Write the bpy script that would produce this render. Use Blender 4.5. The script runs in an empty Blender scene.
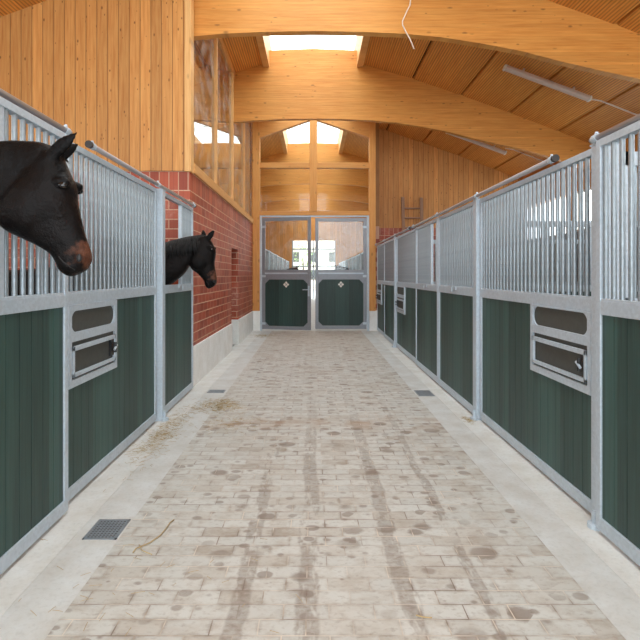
import bpy, math, random
from mathutils import Vector
random.seed(7)
C = bpy.context.scene.collection
sc = bpy.context.scene
F = 512.0; VU, VV, H = 313.0, 275.0, 1.48

def P(u, v, y):
    """world point at depth y that sits at pixel (u, v): used only to read sizes off the photograph"""
    return Vector(((u-VU)*y/F, y, H+(VV-v)*y/F))

# ------------------------------------------------------------------ node helpers
class NT:
    def __init__(s, name):
        s.m = bpy.data.materials.new(name); s.m.use_nodes = True
        s.t = s.m.node_tree; s.t.nodes.clear()
        s.out = s.t.nodes.new('ShaderNodeOutputMaterial')
    def n(s, typ, **kw):
        nd = s.t.nodes.new(typ)
        for k, v in kw.items(): setattr(nd, k, v)
        return nd
    def inp(s, sock, v):
        if isinstance(v, bpy.types.NodeSocket): s.t.links.new(v, sock)
        elif v is not None:
            if isinstance(v, (tuple, list)) and len(v) == 3 and sock.type == 'RGBA': v = (*v, 1)
            sock.default_value = v
    def math(s, op, a, b=None, c=None, clamp=False):
        nd = s.n('ShaderNodeMath', operation=op); nd.use_clamp = clamp
        s.inp(nd.inputs[0], a)
        if b is not None: s.inp(nd.inputs[1], b)
        if c is not None: s.inp(nd.inputs[2], c)
        return nd.outputs[0]
    def mix(s, f, a, b, blend='MIX'):
        nd = s.n('ShaderNodeMix', data_type='RGBA', blend_type=blend); nd.clamp_factor = True
        s.inp(nd.inputs[0], f); s.inp(nd.inputs[6], a); s.inp(nd.inputs[7], b)
        return nd.outputs[2]
    def ramp(s, f, stops, interp='LINEAR'):
        nd = s.n('ShaderNodeValToRGB'); cr = nd.color_ramp; cr.interpolation = interp
        while len(cr.elements) < len(stops): cr.elements.new(.5)
        for e, (p, c) in zip(cr.elements, stops):
            e.position = p; e.color = (*c, 1) if not isinstance(c, (int, float)) else (c, c, c, 1)
        s.inp(nd.inputs[0], f); return nd.outputs[0]
    def coords(s):
        tc = s.n('ShaderNodeTexCoord'); sp = s.n('ShaderNodeSeparateXYZ')
        s.t.links.new(tc.outputs['Object'], sp.inputs[0]); s.obj = tc.outputs['Object']
        return {'x': sp.outputs[0], 'y': sp.outputs[1], 'z': sp.outputs[2]}
    def vec(s, x, y, z=0.0):
        nd = s.n('ShaderNodeCombineXYZ'); s.inp(nd.inputs[0], x); s.inp(nd.inputs[1], y); s.inp(nd.inputs[2], z)
        return nd.outputs[0]
    def noise(s, v, scale, detail=3, rough=.5):
        nd = s.n('ShaderNodeTexNoise'); s.inp(nd.inputs['Vector'], v)
        nd.inputs['Scale'].default_value = scale; nd.inputs['Detail'].default_value = detail
        nd.inputs['Roughness'].default_value = rough
        return nd.outputs['Fac']
    def bsdf(s, color, rough=.6, metal=0., bump=None, bstr=.3, bdist=.01, spec=None):
        b = s.n('ShaderNodeBsdfPrincipled')
        s.inp(b.inputs['Base Color'], color); s.inp(b.inputs['Roughness'], rough); s.inp(b.inputs['Metallic'], metal)
        if spec is not None: b.inputs['Specular IOR Level'].default_value = spec
        if bump is not None:
            bp = s.n('ShaderNodeBump'); bp.inputs['Strength'].default_value = bstr; bp.inputs['Distance'].default_value = bdist
            s.inp(bp.inputs['Height'], bump); s.t.links.new(bp.outputs[0], b.inputs['Normal'])
        s.t.links.new(b.outputs[0], s.out.inputs[0]); return s.m

def srgb(r, g, b):
    f = lambda c: ((c/255+.055)/1.055)**2.4 if c > 10 else c/255/12.92
    return (f(r), f(g), f(b))

def plain(name, col, rough=.6, metal=0., vary=.12, scale=12):
    t = NT(name); t.coords()
    n = t.noise(t.obj, scale, 4)
    f = t.math('MULTIPLY_ADD', n, vary*2, 1-vary)
    c = t.mix(1.0, col, t.vec(f, f, f), 'MULTIPLY')
    return t.bsdf(c, rough, metal, n, .1, .005)

def wood(name, across, along, bw, base, dark, groove=.5, knots=1.0, rough=.55, gw=.06, sub=0, var=.25, gscale=1.0, third=None, kd=1.0, subw=.14):
    """boards of width bw laid side by side on axis `across`, grain running on axis `along`"""
    t = NT(name); c = t.coords()
    a, l = c[across], c[along]
    o = c[third] if third else 0.0
    q = t.math('DIVIDE', a, bw)
    idn = t.math('FLOOR', q); fr = t.math('FRACT', q)
    wn = t.n('ShaderNodeTexWhiteNoise', noise_dimensions='2D'); t.inp(wn.inputs['Vector'], t.vec(idn, 3.3))
    rnd = wn.outputs['Value']
    off = t.math('MULTIPLY', rnd, 37.0)
    gv = t.vec(t.math('MULTIPLY', a, 34.0*gscale), t.math('ADD', t.math('MULTIPLY', l, 1.6*gscale), off), t.math('MULTIPLY', o, 20.0))
    g1 = t.noise(gv, 1.0, 4, .6)
    g2 = t.noise(t.vec(t.math('MULTIPLY', a, 150.0*gscale), t.math('ADD', t.math('MULTIPLY', l, 5.0), off)), 1.0, 2)
    f = t.math('ADD', t.math('MULTIPLY', g1, .75), t.math('MULTIPLY', g2, .25))
    col = t.mix(t.ramp(f, [(.32, 1.0), (.68, 0.0)]), base, dark)
    v = t.math('MULTIPLY_ADD', rnd, var, 1-var*.6)
    col = t.mix(1.0, col, t.vec(v, v, v), 'MULTIPLY')
    if knots:
        vo = t.n('ShaderNodeTexVoronoi'); vo.inputs['Scale'].default_value = 1.0
        t.inp(vo.inputs['Vector'], t.vec(t.math('MULTIPLY', a, 7.0*kd), t.math('ADD', t.math('MULTIPLY', l, 3.6*kd), off), t.math('MULTIPLY', o, 7.0)))
        ks = t.n('ShaderNodeSeparateColor'); t.inp(ks.inputs[0], vo.outputs['Color'])
        k = t.math('MULTIPLY', t.ramp(t.math('DIVIDE', vo.outputs['Distance'], t.math('MULTIPLY_ADD', ks.outputs[0], 1.3, .3)), [(.06, 1.0), (.15, 0.0)]), t.math('GREATER_THAN', ks.outputs[1], .08))
        kk = t.math('MULTIPLY', k, .75*knots)
        col = t.mix(kk, col, tuple(x*.35 for x in dark))
    edge = t.math('MINIMUM', fr, t.math('SUBTRACT', 1.0, fr))
    gr = t.ramp(edge, [(0.0, 1.0), (gw, 0.0)])
    if sub:
        fs = t.math('FRACT', t.math('MULTIPLY', q, float(sub)))
        es = t.math('MINIMUM', fs, t.math('SUBTRACT', 1.0, fs))
        gr = t.math('MAXIMUM', gr, t.math('MULTIPLY', t.ramp(es, [(0.0, 1.0), (subw, 0.0)]), .75))
    col = t.mix(t.math('MULTIPLY', gr, groove), col, tuple(x*.25 for x in dark))
    h = t.math('SUBTRACT', t.math('MULTIPLY', f, .15), gr)
    return t.bsdf(col, rough, 0, h, .4, .006)

def mat_pavers():
    t = NT('grey_clay_pavers'); c = t.coords()
    v2 = t.vec(t.math('ADD', c['x'], .03), c['y'])
    def brick(size, smooth):
        br = t.n('ShaderNodeTexBrick'); t.inp(br.inputs['Vector'], v2)
        br.offset = .5; br.inputs['Scale'].default_value = 1.0
        br.inputs['Brick Width'].default_value = .2; br.inputs['Row Height'].default_value = .1
        br.inputs['Mortar Size'].default_value = size; br.inputs['Mortar Smooth'].default_value = smooth
        br.inputs['Color1'].default_value = (0, 0, 0, 1); br.inputs['Color2'].default_value = (1, 1, 1, 1)
        br.inputs['Mortar'].default_value = (.5, .5, .5, 1)
        return br
    b1 = brick(.0030, .2); b2 = brick(.020, 1.0)
    mort, edge, idc = b1.outputs['Fac'], b2.outputs['Fac'], b1.outputs['Color']
    N = lambda sx, sy, z, d=4, r=.6: t.noise(t.vec(t.math('MULTIPLY', c['x'], sx), t.math('MULTIPLY', c['y'], sy), z), 1.0, d, r)
    tone = t.ramp(idc, [(0.0, srgb(190, 190, 185)), (.6, srgb(199, 199, 194)), (.9, srgb(186, 182, 174))])
    fine = N(26, 40, 0.0, 5, .65); mid = N(7, 10, 3.0, 5, .65); big = N(1.6, 1.1, 6.0, 3, .5)
    tone = t.mix(t.ramp(mid, [(.46, 0.0), (.68, .55)]), tone, srgb(168, 157, 144))
    tone = t.mix(t.ramp(fine, [(.53, 0.0), (.75, .5)]), tone, srgb(128, 112, 98))
    dirty = t.ramp(big, [(.35, .25), (.65, 1.0)])
    e = t.math('MULTIPLY', t.math('MULTIPLY', edge, t.ramp(mid, [(.4, 0.1), (.62, .62)])), dirty)
    tone = t.mix(e, tone, srgb(132, 114, 99))
    # whole pavers darkened by damp
    wet = t.math('MULTIPLY', t.math('GREATER_THAN', idc, .9), t.ramp(mid, [(.4, .0), (.6, .5)]))
    tone = t.mix(t.math('MULTIPLY', wet, dirty), tone, srgb(148, 134, 120))
    # worn damp tracks along the aisle
    tr = None
    for x0, w in ((-.33, .055), (-.02, .065), (.43, .06), (.80, .04)):
        wob = t.math('MULTIPLY_ADD', t.noise(t.vec(x0*9, c['y']), 1.6, 2), .08, -.04)
        d = t.math('ABSOLUTE', t.math('SUBTRACT', t.math('ADD', c['x'], wob), x0))
        m = t.ramp(t.math('ADD', t.math('DIVIDE', d, w*2), t.math('MULTIPLY_ADD', mid, .5, -.25)), [(.34, 1.0), (.44, 0.0)])
        amp = t.ramp(t.noise(t.vec(t.math('MULTIPLY_ADD', c['x'], 3.0, x0*31+5), c['y']), 1.7, 4, .75), [(.44, 0.0), (.50, 1.0)])
        m = t.math('MULTIPLY', m, amp)
        tr = m if tr is None else t.math('MAXIMUM', tr, m)
    nearf = t.ramp(t.math('DIVIDE', c['y'], 8.0), [(.0, 1.0), (.5, .85), (.85, .1)])
    tr = t.math('MULTIPLY', t.math('MULTIPLY', tr, nearf), t.ramp(fine, [(.35, .55), (.6, 1.0)]))
    tone = t.mix(t.math('MULTIPLY', tr, .62), tone, srgb(122, 107, 95))
    # droplet stains of two sizes
    for sc_, thr, amt, z in ((5.5, .40, .72, 0.0), (11.0, .44, .62, 2.0)):
        vo = t.n('ShaderNodeTexVoronoi'); vo.inputs['Scale'].default_value = sc_
        t.inp(vo.inputs['Vector'], t.vec(t.math('MULTIPLY', c['x'], .8), c['y'], z))
        sep = t.n('ShaderNodeSeparateColor'); t.inp(sep.inputs[0], vo.outputs['Color'])
        dn = t.math('ADD', vo.outputs['Distance'], t.math('MULTIPLY_ADD', fine, .22, -.11))
        sp = t.ramp(t.math('SUBTRACT', t.math('MULTIPLY', sep.outputs[0], thr), dn), [(.0, 0.0), (.09, 1.0)])
        reg = t.ramp(N(1.6, 1.3, 4.0+z, 2), [(.38, .0), (.52, 1.0)])
        tone = t.mix(t.math('MULTIPLY', t.math('MULTIPLY', sp, reg), amt), tone, srgb(124, 108, 96))
    # brown staining crossing the aisle and towards the doors
    d1 = t.math('ABSOLUTE', t.math('SUBTRACT', c['y'], 5.1))
    b1_ = t.math('MULTIPLY', t.ramp(d1, [(.05, 1.0), (.3, 0.0)]), t.ramp(N(3, 3, 9.0, 3), [(.45, 0.0), (.6, .5)]))
    tone = t.mix(b1_, tone, srgb(160, 128, 100))
    tone = t.mix(t.math('MULTIPLY', t.ramp(t.math('DIVIDE', c['y'], 20.0), [(.42, 0.0), (.62, .38)]), t.ramp(mid, [(.3, .5), (.6, 1.0)])), tone, srgb(190, 160, 134))
    mcol = t.mix(t.ramp(N(4, 4, 11.0, 3), [(.42, 0.0), (.58, 1.0)]), srgb(214, 202, 186), srgb(124, 106, 92))
    tone = t.mix(t.math('MULTIPLY', mort, t.ramp(N(2.5, 2.5, 15.0, 3), [(.4, .35), (.6, .9)])), tone, mcol)
    h = t.math('SUBTRACT', t.math('MULTIPLY', fine, .25), mort)
    return t.bsdf(tone, .62, 0, h, .35, .004)

def mat_concrete(name, col, col2, joint=None):
    t = NT(name); c = t.coords()
    n = t.noise(t.obj, 4, 6, .65); n2 = t.noise(t.obj, 40, 3, .6)
    k = t.mix(t.ramp(n, [(.35, 0.0), (.7, 1.0)]), col, col2)
    k = t.mix(t.ramp(n2, [(.5, 0.0), (.75, .25)]), k, tuple(x*.6 for x in col2))
    h = n2
    if joint:
        q = t.math('FRACT', t.math('DIVIDE', c['y'], joint))
        e = t.math('MINIMUM', q, t.math('SUBTRACT', 1.0, q))
        j = t.ramp(e, [(0.0, 1.0), (.006/joint, 0.0)])
        k = t.mix(t.math('MULTIPLY', j, .6), k, tuple(x*.45 for x in col2))
        h = t.math('SUBTRACT', n2, j)
    return t.bsdf(k, .75, 0, h, .2, .004)

def mat_brick(name, axis, soldier=True):
    t = NT(name); c = t.coords()
    a = c[axis]; z = c['z']
    br = t.n('ShaderNodeTexBrick'); t.inp(br.inputs['Vector'], t.vec(a, t.math('SUBTRACT', z, 2.58-.125*40)))
    br.offset = .5; br.inputs['Scale'].default_value = 1
    br.inputs['Brick Width'].default_value = .25; br.inputs['Row Height'].default_value = .125
    so = t.n('ShaderNodeTexBrick'); t.inp(so.inputs['Vector'], t.vec(a, t.math('SUBTRACT', z, 2.58)))
    so.offset = 0; so.inputs['Scale'].default_value = 1
    so.inputs['Brick Width'].default_value = .125; so.inputs['Row Height'].default_value = .25
    for b in (br, so):
        b.inputs['Mortar Size'].default_value = .007; b.inputs['Mortar Smooth'].default_value = .2
        b.inputs['Color1'].default_value = (*srgb(140, 54, 30), 1); b.inputs['Color2'].default_value = (*srgb(176, 80, 50), 1)
        b.inputs['Mortar'].default_value = (*srgb(206, 168, 140), 1)
    top = t.math('GREATER_THAN', z, 2.58)
    col = t.mix(top, br.outputs['Color'], so.outputs['Color']); mo = t.mix(top, br.outputs['Fac'], so.outputs['Fac'])
    # split faced grooves in each brick
    q = t.math('FRACT', t.math('DIVIDE', a, .0625))
    e = t.math('MINIMUM', q, t.math('SUBTRACT', 1.0, q))
    gl = t.ramp(e, [(0.0, .35), (.12, 0.0)])
    col = t.mix(gl, col, srgb(112, 46, 36))
    ef = t.noise(t.vec(a, z, 2.0), 1.6, 5, .65); e2 = t.noise(t.vec(a, z, 7.0), 25, 3, .6)
    col = t.mix(t.math('MULTIPLY', t.ramp(ef, [(.5, 0.0), (.72, .7)]), t.ramp(e2, [(.35, .2), (.65, 1.0)])), col, srgb(214, 160, 142))
    h = t.math('SUBTRACT', t.math('MULTIPLY', e2, .2), mo)
    return t.bsdf(col, .5, 0, h, .4, .006)

def mat_steel(name, col=(.50, .58, .65), metal=.25, rough=.45, sp=55):
    t = NT(name); t.coords()
    vo = t.n('ShaderNodeTexVoronoi'); vo.inputs['Scale'].default_value = sp; t.inp(vo.inputs['Vector'], t.obj)
    s2 = t.n('ShaderNodeSeparateColor'); t.inp(s2.inputs[0], vo.outputs['Color'])
    n = t.noise(t.obj, 3, 3)
    f = t.math('ADD', t.math('MULTIPLY_ADD', s2.outputs[0], .12, .92), t.math('MULTIPLY_ADD', n, .2, -.1))
    c = t.mix(1.0, col, t.vec(f, f, f), 'MULTIPLY')
    r = t.math('MULTIPLY_ADD', s2.outputs[1], .15, rough-.07)
    return t.bsdf(c, r, metal)

def mat_planks(name, col, axis='y', bw=.117, var=.7, rough=.5):
    t = NT(name); c = t.coords()
    idn = t.math('FLOOR', t.math('DIVIDE', c[axis], bw))
    wn = t.n('ShaderNodeTexWhiteNoise', noise_dimensions='2D'); t.inp(wn.inputs['Vector'], t.vec(idn, 1.3))
    g = t.noise(t.vec(t.math('MULTIPLY', c[axis], 60.0), t.math('MULTIPLY', c['z'], 2.0)), 1.0, 4)
    f = t.math('ADD', t.math('MULTIPLY_ADD', wn.outputs['Value'], var, 1-var*.5), t.math('MULTIPLY_ADD', g, .9, -.45))
    k = t.mix(1.0, col, t.vec(f, f, f), 'MULTIPLY')
    return t.bsdf(k, rough, 0, g, .15, .004)

def mat_glass(name, tint=(.97, .99, .98), rough=0.0, ior=1.5, dirt=0.0):
    t = NT(name); t.coords()
    fr = t.n('ShaderNodeFresnel'); ge = t.n('ShaderNodeNewGeometry')
    t.inp(fr.inputs['IOR'], t.math('MULTIPLY_ADD', ge.outputs['Backfacing'], 1.0/ior-ior, ior))
    tr = t.n('ShaderNodeBsdfTransparent'); tr.inputs[0].default_value = (*tint, 1)
    gl = t.n('ShaderNodeBsdfGlossy'); gl.inputs['Roughness'].default_value = rough
    mx = t.n('ShaderNodeMixShader')
    t.inp(mx.inputs[0], fr.outputs[0]); t.t.links.new(tr.outputs[0], mx.inputs[1]); t.t.links.new(gl.outputs[0], mx.inputs[2])
    last = mx.outputs[0]
    if dirt:
        df = t.n('ShaderNodeBsdfDiffuse'); df.inputs[0].default_value = (.85, .83, .8, 1)
        m2 = t.n('ShaderNodeMixShader')
        t.inp(m2.inputs[0], t.math('MULTIPLY', t.ramp(t.noise(t.obj, 3, 5, .7), [(.45, .0), (.75, 1.0)]), dirt))
        t.t.links.new(last, m2.inputs[1]); t.t.links.new(df.outputs[0], m2.inputs[2]); last = m2.outputs[0]
    t.t.links.new(last, t.out.inputs[0]); return t.m

def mat_coat(name, base, muzzle, patch, mr):
    """dark coat, with a tan patch of real hair around the muzzle point (object coordinates)"""
    t = NT(name); t.coords()
    n = t.noise(t.obj, 9, 5, .6); f1 = t.noise(t.obj, 160, 2, .6); 
    col = t.mix(t.ramp(n, [(.35, 0.0), (.7, 1.0)]), base, tuple(x*2.2+.002 for x in base))
    vm = t.n('ShaderNodeVectorMath', operation='DISTANCE'); t.inp(vm.inputs[0], t.obj); vm.inputs[1].default_value = muzzle
    d = t.math('ADD', vm.outputs['Value'], t.math('MULTIPLY_ADD', t.noise(t.obj, 26, 4), .16, -.08))
    col = t.mix(t.ramp(t.math('DIVIDE', d, mr), [(.55, 1.0), (1.0, 0.0)]), col, patch)
    n3 = t.noise(t.obj, 5, 4, .6)
    col = t.mix(t.ramp(n3, [(.45, .0), (.65, .6)]), col, (.0085, .005, .004))  # broad brown mottle, partly the coat's sheen put into the colour
    col = t.mix(t.ramp(f1, [(.4, .35), (.7, 0.0)]), col, tuple(x*.4 for x in base))
    return t.bsdf(col, .36, 0, t.math('ADD', t.math('MULTIPLY', f1, .5), t.math('MULTIPLY', n, 3.5)), .5, .012, spec=.11)

M = {}
ORG = srgb(205, 142, 72); ORD = srgb(170, 102, 42)
M['clad'] = wood('vertical_pine_cladding', 'x', 'z', .14, srgb(213, 156, 88), srgb(182, 116, 52), .85, 1.3, gw=.06, var=.32, kd=2.3)
M['clad_y'] = wood('vertical_pine_cladding_side', 'y', 'z', .125, srgb(222, 166, 98), srgb(196, 132, 66), .7, 1.0, gw=.05, var=.22)
M['glulam'] = wood('laminated_pine_beam', 'z', 'x', .042, srgb(219, 155, 74), srgb(190, 118, 42), .2, 1.0, gw=.08, var=.12, gscale=.9, kd=1.3)
M['post'] = wood('pine_post', 'x', 'z', .2, srgb(222, 162, 88), srgb(200, 132, 62), .0, .7, var=.08)
M['post_l'] = wood('pale_pine_post', 'x', 'z', .2, srgb(232, 186, 122), srgb(212, 152, 88), .0, .5, var=.08)
M['post_h'] = wood('pine_rail', 'z', 'x', .2, srgb(222, 162, 88), srgb(200, 132, 62), .0, .7, var=.08)
M['post_y'] = wood('pine_sill', 'z', 'y', .3, srgb(222, 170, 106), srgb(200, 138, 74), .0, .7, var=.08)
M['deck'] = wood('grooved_spruce_decking', 'x', 'y', .25, srgb(236, 166, 80), srgb(208, 126, 46), .78, .25, gw=.05, sub=6, var=.2, subw=.36)
M['seam'] = plain('dark_panel_joint', srgb(30, 18, 12), .9)
M['pavers'] = mat_pavers()
M['conc'] = mat_concrete('pale_concrete_gutter', srgb(206, 208, 207), srgb(190, 187, 181), None)
M['slab'] = mat_concrete('pale_concrete_strip', srgb(216, 217, 215), srgb(200, 197, 190), None)
M['plinth'] = mat_concrete('white_concrete_plinth', srgb(242, 244, 243), srgb(226, 226, 222))
M['brick_y'] = mat_brick('red_split_face_brick', 'y')
M['brick_x'] = mat_brick('red_split_face_brick_return', 'x')
M['steel'] = mat_steel('galvanised_steel')
M['bar'] = mat_steel('galvanised_round_bar', (.30, .345, .375), .6, .36, 40)
M['tube'] = plain('zinc_tube', (.36, .33, .33), .32, .5, .04, 4)
M['dsteel'] = mat_steel('dull_door_steel', (.27, .29, .32), .3, .45, 50)
M['green'] = mat_planks('dark_green_planks', srgb(49, 76, 71))
M['green_x'] = mat_planks('dark_green_door_planks', srgb(38, 64, 60), 'x')
M['hatchp'] = plain('grey_brown_hatch_board', srgb(66, 68, 64), .6, 0, .25, 20)
M['black'] = plain('black_plastic', (.012, .012, .013), .4)
M['white'] = plain('white_enamel', srgb(226, 222, 214), .4)
M['lampb'] = plain('pinkish_grey_lamp_body', srgb(206, 186, 172), .45)
M['glass'] = mat_glass('clear_window_glass', ior=1.3)
M['mirr'] = mat_glass('gallery_glass', ior=2.6, dirt=.25)  # pale haze mixed into the panes to brighten the gallery view
M['doorg'] = mat_glass('door_glass_with_smears', dirt=.18)
M['straw'] = plain('straw', srgb(176, 152, 108), .7)
M['grate'] = mat_steel('grate_iron', (.30, .33, .36), .6, .5, 60)
M['dark'] = plain('dark_void_board', srgb(40, 34, 30), .8)
M['gray'] = plain('grey_render', srgb(150, 150, 148), .8)
M['wallg'] = plain('blue_grey_painted_wall', srgb(112, 120, 126), .8)
M['ladw'] = plain('weathered_grey_brown_wood', srgb(150, 118, 96), .8)
M['cream'] = plain('cream_house_wall', srgb(225, 214, 196), .8)
M['leaf'] = plain('pale_green_leaves', srgb(130, 150, 96), .7)
M['bark'] = plain('bark', srgb(90, 74, 60), .8)
M['hoof'] = plain('hoof_horn', srgb(50, 42, 36), .5)
M['hair'] = plain('black_mane_hair', (.0035, .003, .0033), .55, 0, .4, 40)
M['eye'] = plain('dark_eye', (.004, .003, .003), .06)
M['wire'] = plain('pale_cable', srgb(216, 200, 184), .5)

# ------------------------------------------------------------------ mesh helpers
class MB:
    def __init__(s): s.v = []; s.f = []
    def add(s, vs, fs):
        o = len(s.v); s.v += [tuple(p) for p in vs]; s.f += [tuple(i+o for i in f) for f in fs]
    def box(s, x0, x1, y0, y1, z0, z1):
        x0, x1 = min(x0, x1), max(x0, x1); y0, y1 = min(y0, y1), max(y0, y1); z0, z1 = min(z0, z1), max(z0, z1)
        s.add([(x0,y0,z0),(x1,y0,z0),(x1,y1,z0),(x0,y1,z0),(x0,y0,z1),(x1,y0,z1),(x1,y1,z1),(x0,y1,z1)],
              [(0,3,2,1),(4,5,6,7),(0,1,5,4),(1,2,6,5),(2,3,7,6),(3,0,4,7)]); return s
    def prism(s, pts, axis, a0, a1):
        """extrude a closed 2-D outline along an axis; pts are (p, q) in the other two axes in order"""
        def mk(p, q, a):
            return {'x': (a, p, q), 'y': (p, a, q), 'z': (p, q, a)}[axis]
        n = len(pts)
        s.add([mk(p, q, a0) for p, q in pts]+[mk(p, q, a1) for p, q in pts],
              [tuple(range(n)), tuple(range(2*n-1, n-1, -1))]+[(i, i+n, (i+1) % n+n, (i+1) % n) for i in range(n)]); return s
    def strip(s, top, bot, axis, a0, a1):
        """closed band between two polylines of equal length, quads only"""
        for i in range(len(top)-1):
            s.prism([top[i], top[i+1], bot[i+1], bot[i]], axis, a0, a1)
        return s
    def tube(s, pts, r, n=8, caps=True):
        pts = [Vector(p) for p in pts]; rs = r if isinstance(r, (list, tuple)) else [r]*len(pts)
        rings = []
        up = None
        for i, p in enumerate(pts):
            d = (pts[min(i+1, len(pts)-1)]-pts[max(i-1, 0)]).normalized()
            if up is None:
                up = Vector((0, 0, 1)) if abs(d.z) < .9 else Vector((1, 0, 0))
            a = d.cross(up).normalized(); b = a.cross(d).normalized(); up = b
            rings.append([p+(a*math.cos(k*2*math.pi/n)+b*math.sin(k*2*math.pi/n))*rs[i] for k in range(n)])
        fs = []
        for i in range(len(pts)-1):
            for k in range(n):
                k2 = (k+1) % n
                fs.append((i*n+k, i*n+k2, (i+1)*n+k2, (i+1)*n+k))
        if caps: fs += [tuple(range(n-1, -1, -1)), tuple(range((len(pts)-1)*n, len(pts)*n))]
        s.add([v for rg in rings for v in rg], fs); return s
    def loft(s, rings):
        n = len(rings[0]); fs = []
        for i in range(len(rings)-1):
            for k in range(n):
                k2 = (k+1) % n; fs.append((i*n+k, i*n+k2, (i+1)*n+k2, (i+1)*n+k))
        fs += [tuple(range(n-1, -1, -1)), tuple(range((len(rings)-1)*n, len(rings)*n))]
        s.add([v for rg in rings for v in rg], fs); return s
    def ball(s, c, r, n=16, m=10):
        c = Vector(c); r = Vector(r) if not isinstance(r, (int, float)) else Vector((r, r, r))
        rings = []
        for i in range(1, m):
            ph = math.pi*i/m
            rings.append([c+Vector((r.x*math.sin(ph)*math.cos(2*math.pi*k/n), r.y*math.sin(ph)*math.sin(2*math.pi*k/n), -r.z*math.cos(ph))) for k in range(n)])
        return s.loft(rings)
    def build(s, name, mat, parent=None, loc=None, smooth=False, bevel=0, origin=None):
        me = bpy.data.meshes.new(name)
        vs = s.v
        if origin is not None:
            vs = [(x-origin[0], y-origin[1], z-origin[2]) for x, y, z in vs]
        me.from_pydata(vs, [], s.f); me.update()
        me.materials.append(mat)
        if smooth:
            for p in me.polygons: p.use_smooth = True
        o = bpy.data.objects.new(name, me); C.objects.link(o)
        if parent: o.parent = parent
        if origin is not None and loc is None: loc = origin
        if loc: o.location = loc
        import bmesh
        bm = bmesh.new(); bm.from_mesh(me); bmesh.ops.recalc_face_normals(bm, faces=bm.faces); bm.to_mesh(me); bm.free()
        if bevel:
            b = o.modifiers.new('bevel', 'BEVEL'); b.width = bevel; b.segments = 2; b.limit_method = 'ANGLE'; b.angle_limit = math.radians(40)
        return o

def tag(o, label, cat, group=None, kind=None):
    o['label'] = label; o['category'] = cat
    if group: o['group'] = group
    if kind: o['kind'] = kind
    return o
def thing(name, loc, label, cat, group=None):
    o = bpy.data.objects.new(name, None); C.objects.link(o); o.location = loc
    return tag(o, label, cat, group)
def struct(o): o['kind'] = 'structure'; return o
def copy_tree(o, parent=None):
    c = o.copy(); C.objects.link(c); c.parent = parent
    for ch in list(o.children): copy_tree(ch, c)
    return c

# ------------------------------------------------------------------ measurements
XL, XR, XB = -1.565, 1.69, -1.60
Y_END = 13.6; Y_FAR = 33.0; Y_BACK = -6.9
RP = [(1.0, 5.82), (2.05, 5.52), (3.05, 5.18), (4.05, 4.82), (5.05, 4.44), (6.1, 4.03)]
def roofz(x):
    x = abs(x)
    if x < 1.0: return 5.82+(1.0-x)*.28
    for (a, za), (b, zb) in zip(RP, RP[1:]):
        if x <= b: return za+(zb-za)*(x-a)/(b-a)
    return RP[-1][1]

# ------------------------------------------------------------------ floor
struct(MB().box(-1.09, 1.27, Y_BACK, Y_END, -.1, 0).build('floor', M['pavers']))
struct(MB().box(-1.09, 1.27, Y_END, Y_FAR+9, -.1, 0).build('floor_beyond', M['conc']))
b = MB(); b.box(-1.35, -1.09, Y_BACK, Y_END, -.1, .001); b.box(1.27, 1.50, Y_BACK, Y_END, -.1, .001)
b.box(-1.5, -1.09, Y_END, Y_FAR+9, -.1, .001); b.box(1.27, 1.5, Y_END, Y_FAR+9, -.1, .001)
struct(b.build('trim_1', M['conc'])) 
b = MB(); b.box(-1.65, -1.35, Y_BACK, Y_END, -.1, .0035); b.box(1.50, 1.78, Y_BACK, Y_END, -.1, .0035)
struct(b.build('trim_2', M['slab']))
b = MB(); b.box(-6.1, -1.65, Y_BACK, Y_FAR+9, -.1, -.005); b.box(1.78, 6.1, Y_BACK, Y_FAR+9, -.1, -.005)
struct(b.build('floor_of_stalls', M['gray']))

# ------------------------------------------------------------------ outer walls with a window band
for s, nm in ((-1, 'left'), (1, 'right')):
    struct(MB().box(s*6.1, s*5.89, Y_BACK, Y_FAR, -.1, 2.45).build('wall_plaster_'+nm, M['wallg']))
    b = MB(); b.box(s*6.1, s*5.9, Y_BACK, Y_FAR, 3.35, 4.12)
    y = Y_BACK
    while y < Y_FAR:
        b.box(s*6.1, s*5.9, y, y+.35, 2.45, 3.35); y += 3.7
    struct(b.build('wall_'+nm, M['clad_y']))
wn = 0
for s in (-1, 1):
    y = Y_BACK
    while y+3.7 < Y_END+.3:
        wn += 1
        w = MB().box(s*5.98, s*5.93, y+.35, y+3.7, 2.45, 2.50).box(s*5.98, s*5.93, y+.35, y+3.7, 3.3, 3.35)
        for k in range(4): w.box(s*5.98, s*5.93, y+.35+k*(3.3/3), y+.4+k*(3.3/3), 2.5, 3.3)
        o = struct(w.build('window_%d' % wn, M['white']))
        MB().box(s*5.96, s*5.955, y+.4, y+3.65, 2.5, 3.3).build('glass_pane', M['glass'], o)
        y += 3.7

# ------------------------------------------------------------------ roof deck in one metre panels
b = MB(); sm = MB()
for s in (-1, 1):
    for (xa, za), (xb, zb) in zip(RP, RP[1:]):
        g = .022
        t = g/(xb-xa)
        x0, z0 = xa+g, za+(zb-za)*t; x1, z1 = xb-g, zb-(zb-za)*t
        for (ya, yb) in ((Y_BACK, Y_FAR),):
            b.prism([(s*x0, z0), (s*x1, z1), (s*x1, z1+.06), (s*x0, z0+.06)], 'y', ya, yb)
    pts = [(s*x, z+.06) for x, z in RP]; pt2 = [(s*x, z+.14) for x, z in RP]
    sm.strip(pt2, pts, 'y', Y_BACK, Y_FAR)
struct(b.build('ceiling', M['deck']))
struct(sm.build('ceiling_backing', M['seam']))
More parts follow.
